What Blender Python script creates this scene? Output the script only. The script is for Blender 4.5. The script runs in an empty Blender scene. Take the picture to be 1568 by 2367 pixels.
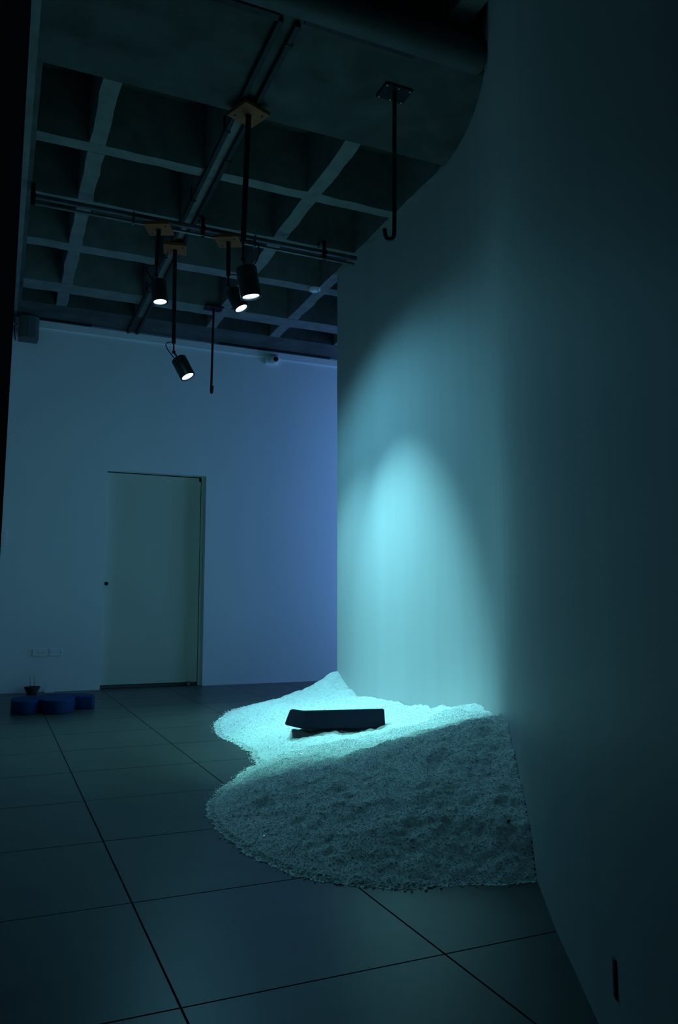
import bpy, bmesh, math, random
import numpy as np
from mathutils import Vector, Matrix

C = bpy.context.scene.collection
random.seed(7); RNG = np.random.default_rng(11)

# ------------------------------------------------------------------ camera
F, YAW, PIT, CAMH = 1812.7, 0.4119, 0.1204, 0.78
fw = Vector((math.sin(YAW)*math.cos(PIT), math.cos(YAW)*math.cos(PIT), math.sin(PIT)))
rt = Vector((math.cos(YAW), -math.sin(YAW), 0)); up = rt.cross(fw)
cam_d = bpy.data.cameras.new('camera'); cam = bpy.data.objects.new('camera', cam_d); C.objects.link(cam)
cam_d.sensor_fit = 'VERTICAL'; cam_d.sensor_height = 36.0; cam_d.lens = F/2367*36.0
cam_d.clip_start = 0.02; cam_d.clip_end = 60
M = Matrix((rt, up, -fw)).transposed().to_4x4(); M.translation = (0, 0, CAMH); cam.matrix_world = M
bpy.context.scene.camera = cam

# ------------------------------------------------------------------ light
w = bpy.data.worlds.new('world'); bpy.context.scene.world = w; w.use_nodes = True
w.node_tree.nodes['Background'].inputs[0].default_value = (0.0002, 0.0018, 0.0025, 1)
w.node_tree.nodes['Background'].inputs[1].default_value = 1.0
# per lamp: core watts, cone (deg), blend, colour; spill watts, cone (deg), colour (dichroic spill is bluer than the core)
CORE_G = (0.26, 0.98, 0.90); CORE_B = (0.28, 0.87, 1.00); SPILL = (0.19, 0.72, 1.00)
LAMP_POWER = {'p1': (92, 48, 0.75, CORE_G, 0, 120, SPILL), 'p2': (62, 68, 1.0, CORE_G, 8, 150, SPILL),
              'p3': (150, 80, 1.0, CORE_B, 28, 146, SPILL), 'p4': (222, 56, 1.0, CORE_B, 38, 140, SPILL)}
bl = bpy.data.lights.new('blue_wash', 'AREA'); bl.shape = 'RECTANGLE'; bl.size = 1.2; bl.size_y = 3.0
bl.energy = 38; bl.color = (0.15, 0.40, 1.0)
blo = bpy.data.objects.new('blue_wash', bl); C.objects.link(blo)
blo.location = (4.9, 6.95, 1.8); blo.rotation_euler = Vector((-0.8, 0.6, 0)).to_track_quat('-Z', 'Y').to_euler()

vs = bpy.context.scene.view_settings
vs.view_transform = 'Standard'; vs.look = 'None'; vs.gamma = 1.0; vs.exposure = 0.0; vs.use_curve_mapping = False

# ------------------------------------------------------------------ helpers
def mat(name, col, rough=0.6, spec=0.5, metal=0.0, noise=None, bump=None, emit=None):
    m = bpy.data.materials.new(name); m.use_nodes = True
    nt = m.node_tree; b = nt.nodes['Principled BSDF']
    b.inputs['Base Color'].default_value = (*col, 1); b.inputs['Roughness'].default_value = rough
    b.inputs['Specular IOR Level'].default_value = spec; b.inputs['Metallic'].default_value = metal
    tc = nt.nodes.new('ShaderNodeTexCoord')
    if noise:                                   # (scale, amount, stretch xyz)
        mp = nt.nodes.new('ShaderNodeMapping'); mp.inputs['Scale'].default_value = noise[2]
        n = nt.nodes.new('ShaderNodeTexNoise'); n.inputs['Scale'].default_value = noise[0]; n.inputs['Detail'].default_value = 6
        r = nt.nodes.new('ShaderNodeValToRGB')
        r.color_ramp.elements[0].position = 0.3; r.color_ramp.elements[1].position = 0.7
        a = noise[1]
        r.color_ramp.elements[0].color = (*[c*(1-a) for c in col], 1)
        r.color_ramp.elements[1].color = (*[min(1, c*(1+a)) for c in col], 1)
        nt.links.new(tc.outputs['Object'], mp.inputs[0]); nt.links.new(mp.outputs[0], n.inputs['Vector'])
        nt.links.new(n.outputs['Fac'], r.inputs[0]); nt.links.new(r.outputs[0], b.inputs['Base Color'])
    if bump:                                    # (scale, strength, distance)
        n2 = nt.nodes.new('ShaderNodeTexNoise'); n2.inputs['Scale'].default_value = bump[0]; n2.inputs['Detail'].default_value = 8
        bp = nt.nodes.new('ShaderNodeBump'); bp.inputs['Strength'].default_value = bump[1]; bp.inputs['Distance'].default_value = bump[2]
        nt.links.new(tc.outputs['Object'], n2.inputs['Vector']); nt.links.new(n2.outputs['Fac'], bp.inputs['Height'])
        nt.links.new(bp.outputs[0], b.inputs['Normal'])
    if emit:
        b.inputs['Emission Color'].default_value = (*emit[0], 1); b.inputs['Emission Strength'].default_value = emit[1]
    return m

ONE = (1, 1, 1)
M_WALL = mat('white_wall_paint', (0.84, 0.84, 0.84), 0.62, 0.25, noise=(2.2, 0.03, (1, 1, 0.25)), bump=(55, 0.12, 0.004))
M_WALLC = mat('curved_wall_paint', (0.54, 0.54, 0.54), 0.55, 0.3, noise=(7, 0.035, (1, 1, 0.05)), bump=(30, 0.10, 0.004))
M_PILLAR = mat('dark_grey_wall', (0.30, 0.30, 0.30), 0.7, 0.2, noise=(3, 0.1, ONE))
M_DOOR = mat('door_paint', (0.62, 0.65, 0.54), 0.5, 0.3, noise=(3, 0.03, (1, 1, 0.4)))
M_CONC = mat('raw_concrete', (0.085, 0.09, 0.088), 0.9, 0.15, noise=(5, 0.28, ONE), bump=(26, 0.5, 0.012))
M_RIB = mat('painted_concrete_rib', (0.19, 0.20, 0.195), 0.85, 0.15, noise=(9, 0.16, ONE), bump=(40, 0.4, 0.008))
M_TILE = mat('grey_porcelain_tile', (0.060, 0.064, 0.058), 0.34, 0.30, noise=(3.5, 0.16, (1, 2.4, 1)), bump=(9, 0.05, 0.002))
M_GROUT = mat('dark_grout', (0.045, 0.045, 0.045), 0.9, 0.1, noise=(20, 0.2, ONE))
M_SALT = mat('white_salt', (0.79, 0.80, 0.79), 0.65, 0.3, noise=(60, 0.05, ONE))
M_GRAIN = mat('salt_crystal', (0.79, 0.80, 0.79), 0.55, 0.3, noise=(40, 0.05, ONE))
for m_s in (M_SALT, M_GRAIN):
    bs = m_s.node_tree.nodes['Principled BSDF']; bs.inputs['Subsurface Weight'].default_value = 0.6
    bs.inputs['Subsurface Radius'].default_value = (1, 1, 1); bs.inputs['Subsurface Scale'].default_value = 0.008
M_GLINT = mat('clear_salt_facet', (0.95, 0.97, 0.97), 0.06, 0.8, 0.9, noise=(40, 0.02, ONE))
M_BLACK = mat('black_metal', (0.012, 0.012, 0.014), 0.5, 0.3, noise=(30, 0.2, ONE))
M_HOUSE = mat('black_lamp_housing', (0.02, 0.022, 0.025), 0.38, 0.5, noise=(30, 0.2, ONE))
M_HOOK = mat('dark_painted_steel', (0.008, 0.009, 0.014), 0.6, 0.2, noise=(20, 0.3, ONE))
M_SCREW = mat('zinc_screw', (0.3, 0.3, 0.3), 0.35, 0.5, 0.8, noise=(40, 0.1, ONE))
M_WOOD = mat('plywood', (0.27, 0.08, 0.022), 0.6, 0.3, noise=(6, 0.14, (1, 7, 1)))
M_LENS = mat('lit_lamp_lens', (0.8, 0.9, 1.0), 0.3, 0.5, noise=(12, 0.05, ONE), emit=((0.55, 0.85, 1.0), 4.0))
M_RING = mat('lens_bezel', (0.05, 0.06, 0.08), 0.2, 0.6, noise=(12, 0.05, ONE))
M_GALV = mat('dull_galvanised_steel', (0.16, 0.17, 0.18), 0.4, 0.5, 0.7, noise=(14, 0.2, ONE))
M_DARK = mat('trunking_and_gap_dark', (0.02, 0.022, 0.026), 0.6, 0.3, noise=(14, 0.2, ONE))  # also colours the strips that paint in shadow gaps
M_WHITEP = mat('white_plastic', (0.82, 0.84, 0.84), 0.4, 0.4, noise=(10, 0.03, ONE))
M_GREYP = mat('grey_speaker_cloth', (0.13, 0.14, 0.14), 0.9, 0.1, noise=(250, 0.3, ONE), bump=(400, 0.4, 0.002))
M_BLUE = mat('blue_foam', (0.002, 0.028, 0.12), 0.75, 0.25, noise=(25, 0.08, ONE), bump=(220, 0.15, 0.002))
M_NAVY = mat('navy_foam', (0.003, 0.006, 0.02), 0.7, 0.2, noise=(25, 0.1, ONE), bump=(220, 0.12, 0.002))
M_BOWL = mat('dark_stoneware', (0.05, 0.055, 0.045), 0.6, 0.3, noise=(16, 0.25, ONE), bump=(60, 0.2, 0.003))
M_VOID = mat('dark_slab', (0.10, 0.10, 0.10), 0.95, 0.1, noise=(4, 0.2, ONE))
M_DUCT = mat('grey_duct', (0.085, 0.09, 0.09), 0.6, 0.3, noise=(6, 0.12, ONE))
M_PEBBLE = mat('dark_pebble', (0.02, 0.02, 0.02), 0.6, 0.3, noise=(60, 0.2, ONE))

def box(bm, x0, x1, y0, y1, z0, z1, mtx=None):
    vsx = [bm.verts.new((x, y, z)) for x in (x0, x1) for y in (y0, y1) for z in (z0, z1)]
    for f in ((0, 1, 3, 2), (4, 6, 7, 5), (0, 4, 5, 1), (2, 3, 7, 6), (0, 2, 6, 4), (1, 5, 7, 3)):
        bm.faces.new([vsx[i] for i in f])
    if mtx is not None: bmesh.ops.transform(bm, matrix=mtx, verts=vsx)
    return vsx

def tube(bm, pts, r, seg=12, caps=True):
    pts = [Vector(p) for p in pts]; rings = []
    prev = None
    for i, p in enumerate(pts):
        t = (pts[min(i+1, len(pts)-1)] - pts[max(i-1, 0)]).normalized()
        ref = prev if prev is not None else (Vector((1, 0, 0)) if abs(t.x) < 0.8 else Vector((0, 1, 0)))
        u = (ref - t*ref.dot(t)).normalized(); v = t.cross(u); prev = u
        rr = r[i] if isinstance(r, (list, tuple)) else r
        rings.append([bm.verts.new(p + (u*math.cos(a) + v*math.sin(a))*rr) for a in [2*math.pi*k/seg for k in range(seg)]])
    for a, b in zip(rings, rings[1:]):
        for k in range(seg): bm.faces.new((a[k], a[(k+1) % seg], b[(k+1) % seg], b[k]))
    if caps: bm.faces.new(rings[0][::-1]); bm.faces.new(rings[-1])

def lathe(bm, prof, seg=24, mtx=None):          # prof: (radius, z); radius 0 closes
    rings = []
    for r, z in prof:
        if r < 1e-6: rings.append([bm.verts.new((0, 0, z))])
        else: rings.append([bm.verts.new((r*math.cos(2*math.pi*k/seg), r*math.sin(2*math.pi*k/seg), z)) for k in range(seg)])
    for a, b in zip(rings, rings[1:]):
        for k in range(seg):
            l = (k+1) % seg
            if len(a) == 1 and len(b) > 1: bm.faces.new((a[0], b[l], b[k]))
            elif len(b) == 1 and len(a) > 1: bm.faces.new((a[k], a[l], b[0]))
            elif len(a) > 1: bm.faces.new((a[k], a[l], b[l], b[k]))
    if mtx is not None: bmesh.ops.transform(bm, matrix=mtx, verts=[v for g in rings for v in g])

def prism(bm, poly, z0, z1):
    a = [bm.verts.new((x, y, z0)) for x, y in poly]; b = [bm.verts.new((x, y, z1)) for x, y in poly]
    n = len(poly)
    bm.faces.new(a[::-1]); bm.faces.new(b)
    for i in range(n): bm.faces.new((a[i], a[(i+1) % n], b[(i+1) % n], b[i]))

def build(name, bm, m, parent=None, smooth=False, bevel=0, seg=2):
    bmesh.ops.recalc_face_normals(bm, faces=bm.faces)
    if bevel: bmesh.ops.bevel(bm, geom=[e for e in bm.edges if e.is_manifold and e.calc_face_angle(0) > 0.5], offset=bevel, segments=seg, affect='EDGES', profile=0.5)
    me = bpy.data.meshes.new(name); bm.to_mesh(me); bm.free(); me.materials.append(m)
    if smooth:
        me.polygons.foreach_set('use_smooth', [True]*len(me.polygons))
        me.set_sharp_from_angle(angle=math.radians(40))
    o = bpy.data.objects.new(name, me); C.objects.link(o)
    if parent is not None:
        o.parent = parent; o.location = -Vector(parent.location) if parent.type == 'EMPTY' else (0, 0, 0)
    return o

def thing(name, label, cat, loc, group=None):
    o = bpy.data.objects.new(name, None); o.empty_display_size = 0.05; C.objects.link(o); o.location = loc
    o['label'] = label; o['category'] = cat
    if group: o['group'] = group
    return o

def tag(o, label, cat, group=None):
    o['label'] = label; o['category'] = cat
    if group: o['group'] = group
    return o

def struct(o): o['kind'] = 'structure'; return o
def NB(): return bmesh.new()

# ------------------------------------------------------------------ floor and its tiles
bm = NB(); box(bm, -2.0, 6.2, -1.2, 8.1, -0.12, -0.006)
floor = struct(build('floor', bm, M_GROUT))
GX, GY, P = 0.3735, 4.629, 0.60
tile_me = None
for i in range(-2, 6):
    for j in range(-6, 7):
        x0, y0 = GX + i*P, GY + j*P
        if x0 > 3.7 and y0 < 5.4: continue
        g = 0.0025; y1 = min(y0 + P, 7.99)
        if y1 - y0 < 0.1: continue
        full = abs(y1 - y0 - P) < 1e-6
        if full and tile_me:
            o = bpy.data.objects.new('tile', tile_me); C.objects.link(o); o.parent = floor
        else:
            bm = NB(); box(bm, g, P-g, g, y1-y0-g, -0.01, 0.0)
            o = build('tile', bm, M_TILE, floor)
            if full: tile_me = o.data
        o.location = (x0, y0, random.uniform(-0.0004, 0.0))

# ------------------------------------------------------------------ walls
D = 7.852
bm = NB()
DX0, DX1, DZ = 0.955, 1.940, 2.115
box(bm, -0.9, DX0, D, D+0.2, 0, 3.60); box(bm, DX1, 6.2, D, D+0.2, 0, 3.60); box(bm, DX0, DX1, D, D+0.2, DZ, 3.60)
wall_back = struct(build('wall_back', bm, M_WALL))
bm = NB(); box(bm, -0.9, -0.03, 1.35, D, 0, 3.60); struct(build('wall_left', bm, M_PILLAR))  # hidden wall, dark tone chosen to cut bounced light
bm = NB(); box(bm, 6.0, 6.2, 5.6, D, 0, 3.60); struct(build('wall_far_right', bm, M_WALL))
# near partition end at the left edge of the frame, very slightly out of plumb
bm = NB()
a = [(-1.2, 0.98), (0, 0.98), (0, 1.34), (-1.2, 1.34)]
def lean(z): return 0.0035 + 0.0042*max(0, z-0.8)
lo = [bm.verts.new((x if x < -1 else lean(0), y, 0)) for x, y in a]
mi = [bm.verts.new((x if x < -1 else lean(0.8), y, 0.8)) for x, y in a]
hi = [bm.verts.new((x if x < -1 else lean(2.2), y, 2.2)) for x, y in a]
tp = [bm.verts.new((x if x < -1 else lean(2.2), y, 5.0)) for x, y in a]
for r0, r1 in ((lo, mi), (mi, hi), (hi, tp)):
    for k in range(4): bm.faces.new((r0[k], r0[(k+1) % 4], r1[(k+1) % 4], r1[k]))
bm.faces.new(lo[::-1]); bm.faces.new(tp)
struct(build('wall_near_left', bm, M_PILLAR))
# curved partition on the right
PLAN = [(0.20, -0.31), (1.08, 1.25), (1.29, 1.635), (1.475, 1.95), (1.76, 2.42), (1.99, 2.79)]
def bez(p0, p1, p2, p3, n):
    out = []
    for i in range(n+1):
        t = i/n; u = 1-t
        out.append(tuple(u**3*a + 3*u*u*t*b + 3*u*t*t*c + t**3*d for a, b, c, d in zip(p0, p1, p2, p3)))
    return out
PLAN += bez((2.05, 2.89), (2.26, 3.23), (2.50, 3.65), (2.515, 4.45), 20)
PLAN += [(2.52, 4.9), (2.517, 5.3), (2.511, 5.784)]
def normals(pl):
    out = []
    for i in range(len(pl)):
        a = Vector(pl[max(i-1, 0)]); b = Vector(pl[min(i+1, len(pl)-1)]); t = (b-a).normalized(); out.append(Vector((t.y, -t.x)))
    return out
def strip_wall(bm, pl, z0, z1, th=0.2):
    N = normals(pl); outer = [(p[0]+n.x*th, p[1]+n.y*th) for p, n in zip(pl, N)]
    g = [[bm.verts.new((x, y, z)) for x, y in q] for q, z in ((pl, z0), (pl, z1), (outer, z1), (outer, z0))]
    n = len(pl)
    for i in range(n-1):
        for k in range(4): bm.faces.new((g[k][i], g[k][i+1], g[(k+1) % 4][i+1], g[(k+1) % 4][i]))
    bm.faces.new([g[k][0] for k in range(4)]); bm.faces.new([g[k][-1] for k in range(3, -1, -1)])
bm = NB()
kcut = next(i for i, p in enumerate(PLAN) if p[1] > 3.155)
cut = (PLAN[kcut-1], PLAN[kcut]); t = (3.155-cut[0][1])/(cut[1][1]-cut[0][1]); pc = (cut[0][0]+t*(cut[1][0]-cut[0][0]), 3.155)
strip_wall(bm, PLAN[:kcut]+[pc], 0, 5.0); strip_wall(bm, [pc]+PLAN[kcut:], 0, 3.56)
wall_right = struct(build('wall_right', bm, M_WALLC, smooth=True))

# ------------------------------------------------------------------ ceiling
ZC, ZT = 3.545, 3.95
bm = NB(); box(bm, -0.9, 6.2, 3.165, 8.05, ZT, ZT+0.12)
box(bm, -0.9, 6.2, 3.165, 4.00, ZC, ZT); box(bm, -0.9, 6.2, 7.42, 8.05, ZC, ZT); box(bm, -0.9, 0.095, 4.00, 7.42, ZC, ZT)
ceiling = struct(build('ceiling', bm, M_CONC))
def rib(axis, c, wd, a0, a1):
    n = max(2, int((a1-a0)/0.12)); bm = NB(); rings = []
    for i in range(n+1):
        a = a0 + (a1-a0)*i/n
        j0, j1 = random.uniform(-0.006, 0.006), random.uniform(-0.006, 0.006); jz = random.uniform(-0.003, 0.002)
        pr = [(c-wd/2+j0, ZC+jz), (c+wd/2+j1, ZC+jz), (c+wd/2+0.012, ZT), (c-wd/2-0.012, ZT)]
        rings.append([bm.verts.new((p, a, z) if axis == 'y' else (a, p, z)) for p, z in pr])
    for r0, r1 in zip(rings, rings[1:]):
        for k in range(4): bm.faces.new((r0[k], r0[(k+1) % 4], r1[(k+1) % 4], r1[k]))
    bm.faces.new(rings[0]); bm.faces.new(rings[-1][::-1])
    return build('rib', bm, M_RIB, ceiling)
CY = [(4.685, 0.095), (5.40, 0.10), (6.13, 0.13), (6.985, 0.21)]
for c, wd in CY: rib('x', c, wd, 0.095, 6.0)
edges = [4.00] + [v for c, wd in CY for v in (c-wd/2, c+wd/2)] + [7.42]
for c, wd in ((0.440, 0.095), (1.148, 0.10), (1.845, 0.10), (2.515, 0.10), (3.23, 0.10), (3.93, 0.10)):
    for k in range(0, len(edges), 2): rib('y', c, wd, edges[k], edges[k+1])
# higher, unlit slab over the near part of the room
bm = NB(); box(bm, -2.0, 6.2, -1.2, 3.165, 5.0, 5.12); box(bm, -2.0, 6.2, 3.165, 3.3, ZT+0.12, 5.12)
struct(build('ceiling_upper', bm, M_VOID))
# trims, and dark strips standing in for shadow gaps
bm = NB(); box(bm, -0.02, 6.0, D-0.018, D, 3.455, 3.525); struct(build('trim_1', bm, M_WALL))
bm = NB(); box(bm, -0.03, 0.066, 3.17, D-0.02, ZC-0.006, ZC+0.002); struct(build('trim_2', bm, M_RIB))
bm = NB(); box(bm, 0.35, 1.09, 3.172, 3.215, ZC-0.035, ZC); struct(build('gap_shade_1', bm, M_DARK, bevel=0.004))  # dark strips to the duct side: shade of the slot, built as solids
bm = NB(); box(bm, 1.215, 1.81, 3.172, 3.200, ZC-0.022, ZC); struct(build('gap_shade_2', bm, M_DARK, bevel=0.004))
bm = NB(); box(bm, 1.91, 2.20, 3.170, 3.180, ZC-0.008, ZC); struct(build('gap_shade_3', bm, M_DARK))
bm = NB(); box(bm, 0.12, 0.75, D-0.05, D-0.018, 3.525, ZC); struct(build('gap_shade_4', bm, M_DARK))  # dark strips painting in the shaded gap between moulding and ceiling
bm = NB(); box(bm, 2.05, 3.3, D-0.05, D-0.018, 3.525, ZC); struct(build('gap_shade_5', bm, M_DARK))

bm = NB(); lathe(bm, [(0, -1.25), (0.078, -1.25), (0.078, 1.03), (0, 1.03)], 28, Matrix.Translation((1.10, 3.08, 3.545)) @ Matrix.Rotation(math.pi/2, 4, 'Y'))
tag(build('duct', bm, M_DUCT, smooth=True), 'long round grey duct along the front edge of the concrete ceiling, meeting the curved wall', 'duct')
bm = NB(); box(bm, 1.925, 2.05, 2.70, 3.135, 3.69, 5.0)
struct(build('trim_8', bm, M_RIB, bevel=0.004))

# ------------------------------------------------------------------ door
door = struct(build('door_1', (lambda b: (box(b, DX0+0.004, DX1-0.035, D+0.085, D+0.125, 0.032, DZ-0.012), b)[1])(NB()), M_DOOR, bevel=0.003, seg=1))
bm = NB(); box(bm, DX1-0.030, DX1, D+0.075, D+0.13, 0, DZ); build('door_jamb', bm, M_DOOR, door)
bm = NB(); lathe(bm, [(0.019, 0), (0.019, -0.004), (0.015, -0.006), (0, -0.006)], 20, Matrix.Translation((0.992, D+0.085, 1.005)) @ Matrix.Rotation(-math.pi/2, 4, 'X'))
k = build('finger_pull', bm, M_BLACK, door); k['label'] = 'round black finger pull'
bm = NB(); box(bm, 1.80, 1.835, D+0.06, D+0.085, 0.002, 0.045); build('floor_guide', bm, M_GALV, door, bevel=0.004)
bm = NB(); box(bm, DX1-0.055, DX1-0.032, D+0.078, D+0.085, DZ-0.05, DZ-0.012); build('corner_bracket', bm, M_BLACK, door)
bm = NB(); box(bm, DX0, DX1, D+0.14, D+0.2, 0, DZ); struct(build('wall_behind_door', bm, M_PILLAR))

# ------------------------------------------------------------------ wall fittings
bm = NB(); box(bm, 0.343, 0.466, D-0.008, D, 0.325, 0.398)
t = tag(build('wall_outlet', bm, M_WHITEP, bevel=0.003), 'white double wall socket plate left of its blank twin, low on the back wall', 'wall socket')
for cx in (0.388, 0.428):
    for dx, dz, l in ((0, 0.006, 0.008), (0, -0.006, 0.008), (0.012, 0, 0.006)):
        bm = NB(); box(bm, cx+dx-l/2, cx+dx+l/2, D-0.0086, D-0.0078, 0.361+dz-0.0018, 0.361+dz+0.0018)
        build('socket_slot', bm, M_BLACK, t)
bm = NB(); box(bm, 0.486, 0.605, D-0.008, D, 0.327, 0.396)
t = tag(build('blank_plate', bm, M_WHITEP, bevel=0.003), 'white blank cover plate with two screws, right of the double socket', 'wall plate')
for cx in (0.500, 0.590):
    bm = NB(); lathe(bm, [(0.0045, 0), (0.0045, -0.0015), (0, -0.0015)], 12, Matrix.Translation((cx, D-0.008, 0.362)) @ Matrix.Rotation(-math.pi/2, 4, 'X')); build('screw', bm, M_BLACK, t)
bm = NB(); box(bm, -0.01, 0.078, D-0.009, D, 1.335, 1.475)
t = tag(build('light_switch', bm, M_WHITEP, bevel=0.003), 'pale wall switch plate on the back wall at the left edge of the photo', 'light switch')
bm = NB(); box(bm, 0.012, 0.056, D-0.014, D-0.008, 1.36, 1.40); box(bm, 0.012, 0.056, D-0.014, D-0.008, 1.41, 1.45); build('rocker', bm, M_WHITEP, t, bevel=0.002)
# thin dark socket on the near curved wall
tw = Vector((0.39, 0.69, 0)).normalized(); nw = Vector((-tw.y, tw.x, 0))
mw = Matrix((tw, nw, Vector((0, 0, 1)))).transposed().to_4x4(); mw.translation = (1.005, 1.117, 0.15)
bm = NB(); box(bm, -0.009, 0.009, 0.0, 0.004, -0.033, 0.033, mw)
tag(build('wall_slot', bm, M_BLACK, bevel=0.002, seg=1), 'small dark upright plate low on the near right wall', 'wall plate')

# speaker
sp = thing('wall_speaker', 'dark wall speaker with a rounded grille, high in the left corner', 'speaker', (0.2, D, 3.27))
bm = NB(); poly = [(0.085, D-0.05), (0.085, D-0.16), (0.105, D-0.175), (0.17, D-0.185), (0.235, D-0.175), (0.265, D-0.15), (0.255, D-0.05)]
prism(bm, poly, 3.275, 3.50); bmesh.ops.transform(bm, matrix=Matrix.Translation((0.17, D-0.1, 3.39)) @ Matrix.Rotation(math.radians(-7), 4, 'X') @ Matrix.Translation((-0.17, -(D-0.1), -3.39)), verts=bm.verts)
build('cabinet', bm, M_GREYP, sp, bevel=0.006)
bm = NB(); box(bm, 0.15, 0.21, D-0.07, D-0.0, 3.36, 3.42); build('bracket', bm, M_BLACK, sp)
bm = NB(); tube(bm, [(0.055, D-0.01, 3.53), (0.045, D-0.03, 3.48), (0.07, D-0.04, 3.45), (0.045, D-0.02, 3.42), (0.055, D-0.015, 3.36), (0.065, D-0.012, 3.30)], 0.004, 8); build('cable', bm, M_BLACK, sp)

# security camera
cp = thing('security_camera', 'small white security camera with a black lens under the ceiling on the back wall', 'camera', (2.63, D, 3.40))
bm = NB(); box(bm, 2.555, 2.70, D-0.03, D, 3.385, 3.495); build('base_plate', bm, M_WHITEP, cp, bevel=0.006)
dv = Vector((-0.05, -0.93, -0.25)).normalized(); mc = Matrix.Translation((2.65, D-0.03, 3.44)) @ dv.to_track_quat('Z', 'Y').to_matrix().to_4x4()
bm = NB(); lathe(bm, [(0, -0.01), (0.05, -0.01), (0.052, 0.02), (0.046, 0.055), (0.034, 0.075), (0, 0.075)], 28, mc); build('ball_housing', bm, M_WHITEP, cp, smooth=True)
bm = NB(); lathe(bm, [(0, 0.07), (0.028, 0.07), (0.026, 0.082), (0.012, 0.088), (0, 0.089)], 24, mc); build('camera_lens', bm, M_BLACK, cp, smooth=True)

# smoke detector
sd = thing('smoke_detector', 'round white smoke detector under the ceiling beside the end of the curved wall', 'smoke detector', (2.437, 6.11, ZC))
bm = NB(); lathe(bm, [(0, ZC), (0.052, ZC), (0.052, ZC-0.012), (0.044, ZC-0.024), (0, ZC-0.026)], 28, Matrix.Translation((2.437, 6.11, -0.002))); build('housing', bm, M_WHITEP, sd, smooth=True)
bm = NB()
for kk in range(10):
    a = 2*math.pi*kk/10; box(bm, -0.006, 0.006, -0.002, 0.002, -0.003, 0.001, Matrix.Translation((2.437+0.036*math.cos(a), 6.11+0.036*math.sin(a), ZC-0.027)) @ Matrix.Rotation(a+math.pi/2, 4, 'Z'))
build('vent_slots', bm, M_BLACK, sd)

# cable trunking along the middle rib
def trunk(x, label):
    bm = NB(); box(bm, x-0.014, x+0.014, 3.21, 7.84, ZC-0.031, ZC-0.004)
    o = tag(build('cable_trunking', bm, M_DARK, bevel=0.003, seg=1), label, 'trunking', None)
    return o
tl = trunk(1.106, 'left of the two dark trunking strips along the middle ceiling rib')
tr = trunk(1.192, 'right of the two dark trunking strips along the middle ceiling rib')
for o, x, ys in ((tl, 1.106, (4.15, 5.0, 5.95, 6.7)), (tr, 1.192, (3.35, 4.45, 5.2, 6.5))):
    for y in ys:
        bm = NB(); sgn = -1 if x < 1.15 else 1
        box(bm, x-0.018, x+0.018, y-0.009, y+0.009, ZC-0.036, ZC-0.030); box(bm, x+sgn*0.018-0.003, x+sgn*0.018+0.003, y-0.009, y+0.009, ZC-0.036, ZC+0.06)
        build('clip', bm, M_BLACK, o)

# lighting rail across the room
lr = thing('lighting_rail', 'twin steel rail hung across the room below the ceiling ribs', 'rail', (1.27, 5.25, 3.43))
bm = NB(); box(bm, 0.10, 2.44, 5.235, 5.265, 3.440, 3.468); build('track', bm, M_GALV, lr, bevel=0.004)
bm = NB(); tube(bm, [(0.12, 5.25, 3.405), (2.42, 5.25, 3.405)], 0.011, 12); build('conduit', bm, M_GALV, lr, smooth=True)
for x in (0.105, 1.235, 2.17):
    bm = NB(); box(bm, x-0.012, x+0.012, 5.243, 5.257, 3.39, 3.545); box(bm, x-0.012, x+0.012, 5.243, 5.36, 3.539, 3.545); box(bm, x-0.016, x+0.016, 5.23, 5.27, 3.435, 3.472)
    build('hanger', bm, M_BLACK, lr)
for x in (0.75, 1.62):
    bm = NB(); box(bm, x-0.006, x+0.006, 5.232, 5.268, 3.39, 3.475); build('clip', bm, M_GALV, lr)

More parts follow.
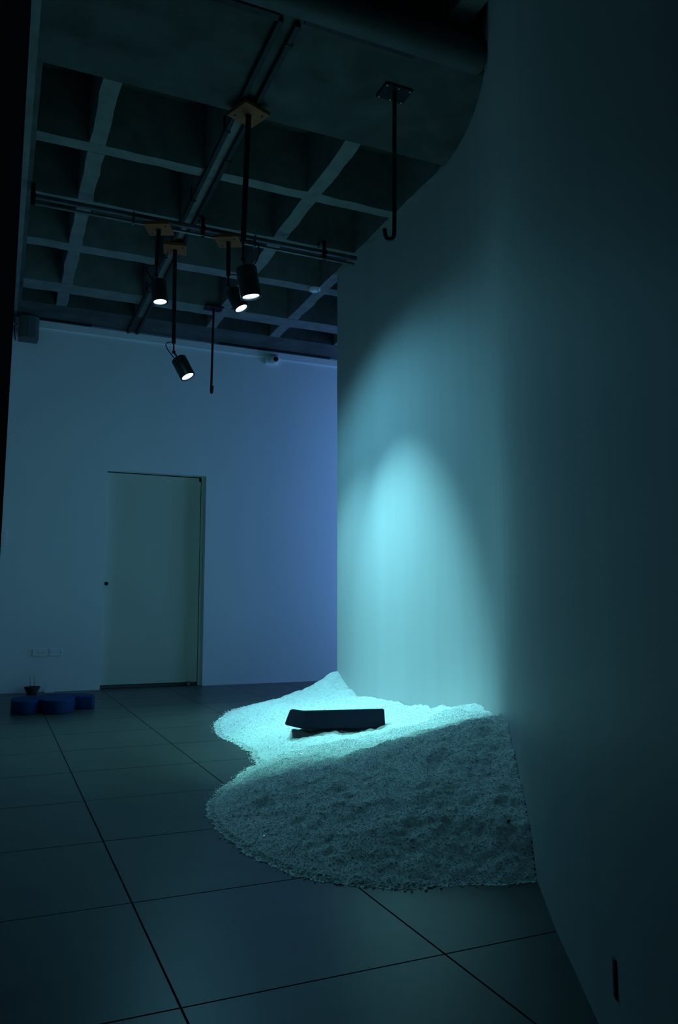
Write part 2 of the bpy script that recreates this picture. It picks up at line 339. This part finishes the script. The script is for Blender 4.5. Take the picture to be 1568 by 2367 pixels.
# ------------------------------------------------------------------ hanging spotlights
def knuckle_bm(c, r):
    bm = NB(); lathe(bm, [(0, -r), (r*0.6, -r*0.8), (r, -r*0.2), (r, r*0.2), (r*0.6, r*0.8), (0, r)], 14, Matrix.Translation(c)); return bm
def spotlight(key, label, plate, ang, rod_top, rod_bot, knuckle, head, axis, cable_side, drad=0.057, hlen=0.165, zp=None):
    root = thing('hanging_spotlight', label, 'spotlight', (plate[0], plate[1], zp + 0.02 if zp else ZC), 'four black spotlights hung on rods')
    mp = Matrix.Translation((plate[0], plate[1], zp + 0.03 if zp else ZC)) @ Matrix.Rotation(math.radians(ang), 4, 'Z')
    bm = NB(); box(bm, -0.086, 0.086, -0.084, 0.084, -0.062, -0.038, mp); pl = build('mount_plate', bm, M_WOOD, root, bevel=0.002, seg=1)
    bm = NB(); box(bm, -0.011, 0.011, -0.011, 0.011, -0.039, -0.012 if zp else 0.0, mp); build('packer', bm, M_DARK, root)
    for sx, sy in ((-0.055, 0.05), (0.055, -0.05)):
        bm = NB(); lathe(bm, [(0.007, -0.0615), (0.007, -0.065), (0, -0.0655)], 12, mp @ Matrix.Translation((sx, sy, 0)))
        s = build('screw', bm, M_BLACK, root)
    bm = NB(); tube(bm, [rod_top, rod_bot], 0.0155, 16); bm2 = bm
    lathe(bm, [(0.021, 0), (0.021, -0.012), (0.0155, -0.014)], 16, Matrix.Translation(rod_top)); build('rod', bm, M_BLACK, root, smooth=True)
    axis = Vector(axis).normalized(); head = Vector(head); knuckle = Vector(knuckle)
    bm = NB(); tube(bm, [rod_bot, knuckle], 0.006, 10); tube(bm, [knuckle, head + axis*0.012], 0.006, 10); build('stem', bm, M_BLACK, root, smooth=True)
    build('knuckle', knuckle_bm(knuckle, 0.014), M_BLACK, root, smooth=True)
    mh = Matrix.Translation(head) @ axis.to_track_quat('Z', 'Y').to_matrix().to_4x4()
    r = drad
    bm = NB(); lathe(bm, [(0, 0), (r*0.9, 0), (r, 0.006), (r, hlen), (r*0.93, hlen), (r*0.93, hlen-0.018), (0, hlen-0.018)], 36, mh); hs = build('housing', bm, M_HOUSE, root, smooth=True)
    bm = NB(); lathe(bm, [(r*0.925, hlen-0.001), (r*0.925, hlen-0.012), (r*0.80, hlen-0.010), (r*0.80, hlen-0.004)], 36, mh); build('bezel', bm, M_RING, root, smooth=True)
    bm = NB(); lathe(bm, [(r*0.80, hlen-0.010), (r*0.6, hlen-0.006), (0, hlen-0.002)], 36, mh); build('lens', bm, M_LENS, root, smooth=True)
    # cable loop from rod foot to the back of the head
    rb = Vector(rod_bot); side = (rt*cable_side).normalized()
    e = head + axis*0.004 + side*0.028
    pts = bez(tuple(rb + Vector((0, 0, 0.01))), tuple(rb + side*0.10 + Vector((0, 0, 0.015))), tuple(e + side*0.07 + Vector((0, 0, 0.09))), tuple(e), 16)
    bm = NB(); tube(bm, pts, 0.0035, 8); build('cable', bm, M_BLACK, root, smooth=True)
    W, cone, blend, ccol, fwatt, fcone, fcol = LAMP_POWER[key]
    for nm, wt, cn, bd, cl in (('lamp_beam', W, cone, blend, ccol), ('lamp_spill', fwatt, fcone, 1.0, fcol)):
        if wt <= 0: continue
        ld = bpy.data.lights.new(nm, 'SPOT'); ld.energy = wt; ld.color = cl; ld.spot_size = math.radians(cn); ld.spot_blend = bd; ld.shadow_soft_size = 0.04
        lo_ = bpy.data.objects.new(nm, ld); C.objects.link(lo_); lo_.parent = root
        pos = head + axis*(hlen+0.045); lo_.location = pos - root.location; lo_.rotation_euler = axis.to_track_quat('-Z', 'Y').to_euler()
    return root
spotlight('p1', 'nearest black spotlight, on a long rod from a wooden plate on the flat concrete band', (1.163, 3.914), 22, (1.163, 3.914, 3.495), (1.142, 3.911, 2.741), (1.143, 3.911, 2.645), (1.160, 3.911, 2.600), (0.19, 0.01, -0.98), 1)
spotlight('p2', 'leftmost black spotlight, on a short rod under the lighting rail, pointing at the floor', (0.911, 5.170), -24, (0.911, 5.170, 3.354), (0.903, 5.166, 3.076), (0.904, 5.166, 3.020), (0.917, 5.166, 2.977), (0.09, -0.09, -0.99), -1, 0.054, 0.156, 3.376)
spotlight('p3', 'lowest black spotlight, tilted right, hanging on a long rod before the back wall', (1.134, 5.726), -11.5, (1.136, 5.728, 3.495), (1.146, 5.735, 2.751), (1.148, 5.735, 2.684), (1.182, 5.722, 2.632), (0.40, -0.26, -0.88), -1)
spotlight('p4', 'black spotlight on a short rod, partly behind the nearest spotlight, tilted right', (1.398, 5.160), -28, (1.400, 5.160, 3.354), (1.400, 5.152, 3.093), (1.401, 5.152, 3.030), (1.428, 5.137, 2.985), (0.37, -0.24, -0.895), 0.6, 0.054, 0.156, 3.376)

# ------------------------------------------------------------------ ceiling hooks
def hook(label, x, y, zb, dirx, diry, ang):
    root = thing('ceiling_hook', label, 'hook', (x, y, ZC), 'steel rods ending in a hook')
    mp = Matrix.Translation((x, y, ZC)) @ Matrix.Rotation(math.radians(ang), 4, 'Z')
    bm = NB(); box(bm, -0.083, 0.083, -0.063, 0.063, -0.012, 0.0, mp); build('plate', bm, M_HOOK, root, bevel=0.003)
    for sx in (-0.068, 0, 0.068):
        for sy in (-0.05, 0.05):
            bm = NB(); lathe(bm, [(0.006, -0.0115), (0.006, -0.016), (0, -0.0175)], 8, mp @ Matrix.Translation((sx, sy, 0))); build('screw', bm, M_SCREW, root)
    d = Vector((dirx, diry, 0)).normalized(); r = 0.024
    pts = [Vector((x, y, ZC-0.01)), Vector((x-0.004, y, ZC-0.4)), Vector((x-0.008, y, zb+0.06))]
    c = Vector((x-0.009, y, zb+r)) + d*r
    for kk in range(0, 13):
        a = math.pi + math.pi*kk/12
        pts.append(c + d*r*math.cos(a) + Vector((0, 0, r*1.3*math.sin(a) + 0.008)))
    pts.append(c + d*r*1.15 + Vector((0, 0, 0.035)))
    bm = NB(); tube(bm, pts, 0.011, 14); build('hooked_rod', bm, M_BLACK, root, smooth=True)
hook('dark steel rod hook nearer the curved wall, its plate on the flat concrete band', 1.852, 3.489, 2.705, -rt.x, -rt.y, 0)
hook('dark steel rod hook in front of the back wall, its plate on a ceiling rib', 1.741, 6.90, 2.725, 0.0, -1.0, 0)

# ------------------------------------------------------------------ salt heap
PTS = [  # wall border
 (2.511, 5.784, .29), (2.513, 5.62, .20), (2.516, 5.39, .12), (2.52, 5.04, .138), (2.517, 4.59, .15), (2.507, 4.30, .172), (2.483, 4.01, .186), (2.451, 3.845, .227),
 (2.411, 3.675, .262), (2.33, 3.45, .25), (2.18, 3.10, .28), (2.051, 2.893, .293), (1.88, 2.613, .248), (1.74, 2.384, .203), (1.625, 2.196, .151), (1.531, 2.042, .079), (1.469, 1.94, .0),
 # outline
 (1.375, 1.945, 0), (1.239, 2.01, 0), (1.09, 2.027, 0), (.952, 2.132, 0), (.88, 2.215, 0), (.825, 2.364, 0), (.779, 2.62, 0), (.775, 2.88, 0), (.80, 3.08, 0), (.883, 3.299, 0), (1.05, 3.55, 0), (1.20, 3.80, 0), (1.26, 3.83, 0),
 (1.327, 4.167, 0), (1.31, 4.45, 0), (1.30, 4.80, 0), (1.372, 5.154, 0), (1.55, 5.58, 0), (1.734, 5.949, 0), (2.05, 6.22, 0), (2.4, 6.35, 0), (2.8, 6.2, 0),
 # ridge of the near lobe
 (1.95, 2.95, .298), (1.80, 2.93, .270), (1.617, 2.955, .214), (1.434, 2.99, .166), (1.345, 3.24, .128), (1.234, 3.487, .082),
 # front slope
 (1.45, 2.45, .155), (1.2, 2.45, .115), (1.0, 2.5, .075), (1.15, 2.8, .13), (.98, 2.9, .085), (1.05, 3.2, .07), (1.6, 2.6, .205), (1.3, 2.2, .07),
 # valley and far lobe
 (1.95, 3.25, .215), (1.6, 3.4, .11), (1.42, 3.7, .06), (1.9, 3.65, .12), (2.2, 3.8, .165), (1.7, 3.95, .075), (1.45, 4.12, .068), (2.1, 4.05, .10), (1.95, 3.98, .095), (1.5, 4.35, .05), (1.8, 4.4, .045), (2.1, 4.5, .055), (2.3, 4.6, .11),
 (1.5, 4.8, .06), (1.7, 5.1, .08), (2.0, 5.0, .085), (2.2, 5.2, .10), (1.75, 5.5, .07), (2.0, 5.8, .075), (2.19, 6.02, .06), (2.3, 5.6, .13), (2.38, 5.88, .19), (2.65, 5.85, .2), (2.6, 6.05, .12),
 # outside, below the floor
 (.6, 2.2, -.08), (.55, 2.9, -.09), (.65, 3.5, -.09), (1.0, 3.9, -.06), (1.1, 4.4, -.08), (1.05, 5.0, -.1), (1.2, 5.7, -.1), (1.7, 6.4, -.1), (1.2, 1.75, -.09), (.8, 1.9, -.09), (2.2, 6.7, -.1), (1.5, 1.65, -.09), (2.9, 6.6, -.1), (3.1, 6.1, -.1)]
PA = np.array(PTS); PX = PA[:, :2]
def kern(r): return r*1.0
dm = np.linalg.norm(PX[:, None]-PX[None], axis=2); n = len(PX)
A = np.zeros((n+3, n+3)); A[:n, :n] = kern(dm) - 0.006*np.eye(n); A[:n, n] = 1; A[:n, n+1:] = PX; A[n:, :n] = A[:n, n:].T
wgt = np.linalg.solve(A, np.r_[PA[:, 2], 0, 0, 0])
def base_h(X, Y):
    out = np.zeros_like(X) + wgt[n] + wgt[n+1]*X + wgt[n+2]*Y
    for i in range(n): out += wgt[i]*kern(np.hypot(X-PX[i, 0], Y-PX[i, 1]))
    return out
def vnoise(X, Y, s, seed):
    g = np.random.default_rng(seed).random((512, 512)); u = X/s+1000.3; v = Y/s+1000.7
    i = np.floor(u).astype(int); j = np.floor(v).astype(int); fu = u-i; fv = v-j
    fu = fu*fu*(3-2*fu); fv = fv*fv*(3-2*fv); i0, i1, j0, j1 = i % 512, (i+1) % 512, j % 512, (j+1) % 512
    return (g[i0, j0]*(1-fu)*(1-fv)+g[i1, j0]*fu*(1-fv)+g[i0, j1]*(1-fu)*fv+g[i1, j1]*fu*fv)-0.5
def salt_h(X, Y):
    h = base_h(X, Y)
    f = np.clip(h/0.06, 0, 1)
    h = h + f*(0.026*vnoise(X, Y, .17, 1) + 0.020*vnoise(X, Y, .075, 2)) + 0.012*vnoise(X, Y, .034, 3)*(0.4+0.6*f) + 0.0055*vnoise(X, Y, .016, 4)
    return h
PLN = np.array(PLAN)
def wall_gap(X, Y):                              # signed distance to the inner face of the curved wall, + inside the room
    best = np.full(X.shape, 1e9); sg = np.ones(X.shape)
    for a, b in zip(PLN, PLN[1:]):
        d = b-a; L2 = d@d; t = np.clip(((X-a[0])*d[0]+(Y-a[1])*d[1])/L2, 0, 1)
        qx = a[0]+t*d[0]; qy = a[1]+t*d[1]; ds = np.hypot(X-qx, Y-qy); s = d[0]*(Y-a[1])-d[1]*(X-a[0])
        m = ds < best; best = np.where(m, ds, best); sg = np.where(m, np.sign(s), sg)
    return best*sg
ST = 0.0075
xs = np.arange(0.70, 2.95, ST); ys = np.arange(1.85, 6.5, ST)
X, Y = np.meshgrid(xs, ys, indexing='ij'); Hh = salt_h(X, Y)
gap = wall_gap(X, Y); ok = (gap > -0.004) | (Y > 5.79)
ok &= Hh > -0.006
nx, ny = X.shape; idx = np.arange(nx*ny).reshape(nx, ny)
q = np.stack([idx[:-1, :-1], idx[1:, :-1], idx[1:, 1:], idx[:-1, 1:]], -1).reshape(-1, 4)
q = q[ok.ravel()[q].all(1)]
used = np.unique(q); remap = -np.ones(nx*ny, int); remap[used] = np.arange(len(used))
V = np.stack([X.ravel(), Y.ravel(), np.maximum(Hh.ravel(), 0.0005)], 1)[used]
def np_mesh(name, V, Q, m, smooth):
    me = bpy.data.meshes.new(name); k = Q.shape[1]
    me.vertices.add(len(V)); me.vertices.foreach_set('co', V.ravel().astype(np.float32))
    me.loops.add(Q.size); me.loops.foreach_set('vertex_index', Q.ravel().astype(np.int32))
    me.polygons.add(len(Q)); me.polygons.foreach_set('loop_start', np.arange(0, Q.size, k, dtype=np.int32))
    me.polygons.foreach_set('use_smooth', np.full(len(Q), smooth)); me.update(calc_edges=True); me.validate(); me.materials.append(m)
    return me
salt = bpy.data.objects.new('salt_heap', np_mesh('salt_heap', V, remap[q], M_SALT, True)); C.objects.link(salt)
tag(salt, 'large two-lobed heap of coarse white salt against the curved wall', 'salt heap'); salt['kind'] = 'stuff'
# loose crystals over it and along its rim
def scatter(cnt, x0, x1, y0, y1, rmin, rmax, rim):
    gx = RNG.uniform(x0, x1, cnt); gy = RNG.uniform(y0, y1, cnt); h = base_h(gx, gy)
    k = (wall_gap(gx, gy) > 0.004) | ((gy > 5.79))
    k &= (h > -0.012) & (h < 0.007) if rim else (h > 0.0)
    if rim: k &= RNG.random(cnt) < np.exp(-np.clip(-h, 0, 1)/0.004)
    gx, gy, h = gx[k], gy[k], h[k]
    r = RNG.uniform(rmin, rmax, len(gx)); z = np.maximum(salt_h(gx, gy), 0) + r*(0.35 if rim else 0.12)
    return np.stack([gx, gy, z], 1), r
cs = []; rs = []
for a in ((60000, .72, 2.3, 1.9, 3.9, .0018, .0034, False), (20000, 1.2, 2.9, 3.6, 6.4, .002, .0036, False), (60000, .70, 2.0, 1.88, 4.4, .0022, .0052, True), (30000, 1.15, 2.6, 4.0, 6.45, .003, .006, True)):
    c_, r_ = scatter(*a); cs.append(c_); rs.append(r_)
c_ = np.concatenate(cs); r_ = np.concatenate(rs); m_ = len(c_)
octv = np.array([(1, 0, 0), (-1, 0, 0), (0, 1, 0), (0, -1, 0), (0, 0, 1), (0, 0, -1)], float)
octf = np.array([(0, 2, 4), (2, 1, 4), (1, 3, 4), (3, 0, 4), (2, 0, 5), (1, 2, 5), (3, 1, 5), (0, 3, 5)])
Q4 = RNG.normal(size=(m_, 4)); Q4 /= np.linalg.norm(Q4, axis=1)[:, None]; a_, b_, cc, d_ = Q4.T
R3 = np.stack([1-2*(cc*cc+d_*d_), 2*(b_*cc-d_*a_), 2*(b_*d_+cc*a_), 2*(b_*cc+d_*a_), 1-2*(b_*b_+d_*d_), 2*(cc*d_-b_*a_), 2*(b_*d_-cc*a_), 2*(cc*d_+b_*a_), 1-2*(b_*b_+cc*cc)], -1).reshape(m_, 3, 3)
sc = RNG.uniform(0.6, 1.2, (m_, 1, 3))*r_[:, None, None]
GV = np.einsum('mij,mvj->mvi', R3, octv[None]*sc) + c_[:, None]
GF = (octf[None] + 6*np.arange(m_)[:, None, None]).reshape(-1, 3)
gr = bpy.data.objects.new('salt_crystals', np_mesh('salt_crystals', GV.reshape(-1, 3), GF, M_GRAIN, True)); C.objects.link(gr)
gr.parent = salt; gr['kind'] = 'stuff'
gl = RNG.choice(m_, 260, replace=False)
gm = bpy.data.objects.new('glinting_crystals', np_mesh('glinting_crystals', (GV[gl] + (GV[gl]-c_[gl][:, None])*0.15 + np.array([0, 0, .002])).reshape(-1, 3), (octf[None] + 6*np.arange(260)[:, None, None]).reshape(-1, 3), M_GLINT, False)); C.objects.link(gm)
gm.parent = salt; gm['kind'] = 'stuff'
# dark pebble caught in the near slope
px_, py_ = 1.50, 2.115
pz = float(salt_h(np.array([px_]), np.array([py_]))[0])
bm = NB(); bmesh.ops.create_icosphere(bm, subdivisions=2, radius=0.0055)
for v in bm.verts: v.co = v.co*random.uniform(0.85, 1.15) + Vector((px_, py_, pz+0.004))
tag(build('pebble', bm, M_PEBBLE), 'tiny dark pebble on the near salt slope beside the wall', 'pebble')

# ------------------------------------------------------------------ navy block on the salt
FR = [((1.492, 4.17, .137), (1.528, 4.17, .222)), ((1.640, 4.24, .098), (1.640, 4.24, .199)), ((1.80, 4.22, .090), (1.80, 4.22, .196)), ((2.125, 4.18, .080), (2.118, 4.18, .192))]
bk = Vector((0.30, 0.26, -0.058)); bkl = Vector((0.16, 0.33, -0.064))
bm = NB()
bot = [Vector(a) for a, b in FR]; top = [Vector(b) for a, b in FR]
bot += [bot[3] + Vector((0.03, 0.30, -0.055)), bot[0] + bkl]; top += [top[3] + Vector((0.03, 0.30, -0.055)), top[0] + bkl]
a = [bm.verts.new(v) for v in bot]; b = [bm.verts.new(v) for v in top]
bm.faces.new(a[::-1]); bm.faces.new(b)
for i in range(6): bm.faces.new((a[i], a[(i+1) % 6], b[(i+1) % 6], b[i]))
bmesh.ops.recalc_face_normals(bm, faces=bm.faces)
bmesh.ops.bevel(bm, geom=[e for e in bm.edges if e.calc_face_angle(0) > 0.15], offset=0.012, segments=4, affect='EDGES', profile=0.5)
tag(build('foam_block', bm, M_NAVY, smooth=True), 'dark navy bent foam block lying tilted on the salt heap', 'foam block')

# ------------------------------------------------------------------ blue foam cloud on the floor
def arc(cx, cy, rx, ry, a0, a1, n=14): return [(cx+rx*math.cos(math.radians(a0+(a1-a0)*i/n)), cy+ry*math.sin(math.radians(a0+(a1-a0)*i/n))) for i in range(n+1)]
poly = arc(.246, 6.40, .098, .165, 180, 345) + arc(.468, 6.40, .120, .215, 205, 335) + [(.606, 6.45), (.655, 6.425), (.725, 6.425), (.750, 6.45), (.752, 6.56), (.71, 6.64)] + arc(.50, 6.58, .14, .14, 30, 140, 8) + arc(.27, 6.50, .12, .11, 70, 175, 8)
bm = NB(); prism(bm, poly, 0.0, 0.098)
bmesh.ops.recalc_face_normals(bm, faces=bm.faces)
bmesh.ops.bevel(bm, geom=[e for e in bm.edges if abs(e.verts[0].co.z-e.verts[1].co.z) < 1e-4], offset=0.007, segments=3, affect='EDGES', profile=0.5)
tag(build('foam_cloud', bm, M_BLUE, smooth=True), 'low bright blue foam shape with rounded lobes on the floor tiles', 'foam block')

# ------------------------------------------------------------------ bowl and adapter by the back wall
bw = thing('bowl', 'small dark bowl on the floor against the back wall, behind the blue foam', 'bowl', (0.355, 7.73, 0))
bm = NB(); lathe(bm, [(0, 0.0), (0.034, 0.0), (0.041, 0.006), (0.057, 0.034), (0.070, 0.066), (0.066, 0.066), (0.052, 0.036), (0.032, 0.014), (0, 0.012)], 32, Matrix.Translation((0.350, 7.72, 0))); build('vessel', bm, M_BOWL, bw, smooth=True)
bm = NB(); tube(bm, [(0.345, 7.72, 0.013), (0.335, 7.74, 0.09), (0.325, 7.76, 0.16)], [0.002, 0.0018, 0.001], 6); tube(bm, [(0.36, 7.72, 0.013), (0.37, 7.75, 0.1), (0.365, 7.79, 0.17)], [0.002, 0.0018, 0.001], 6); build('twigs', bm, M_BOWL, bw)
ad = thing('power_adapter', 'small white plug adapter on the floor right of the dark bowl', 'adapter', (0.49, 7.78, 0))
bm = NB(); box(bm, 0.455, 0.535, 7.74, 7.80, 0, 0.03); build('body', bm, M_WHITEP, ad, bevel=0.004)
bm = NB(); tube(bm, [(0.456, 7.77, 0.016), (0.44, 7.775, 0.03), (0.425, 7.745, 0.050), (0.422, 7.722, 0.064)], 0.0022, 6); build('lead', bm, M_WHITEP, ad)
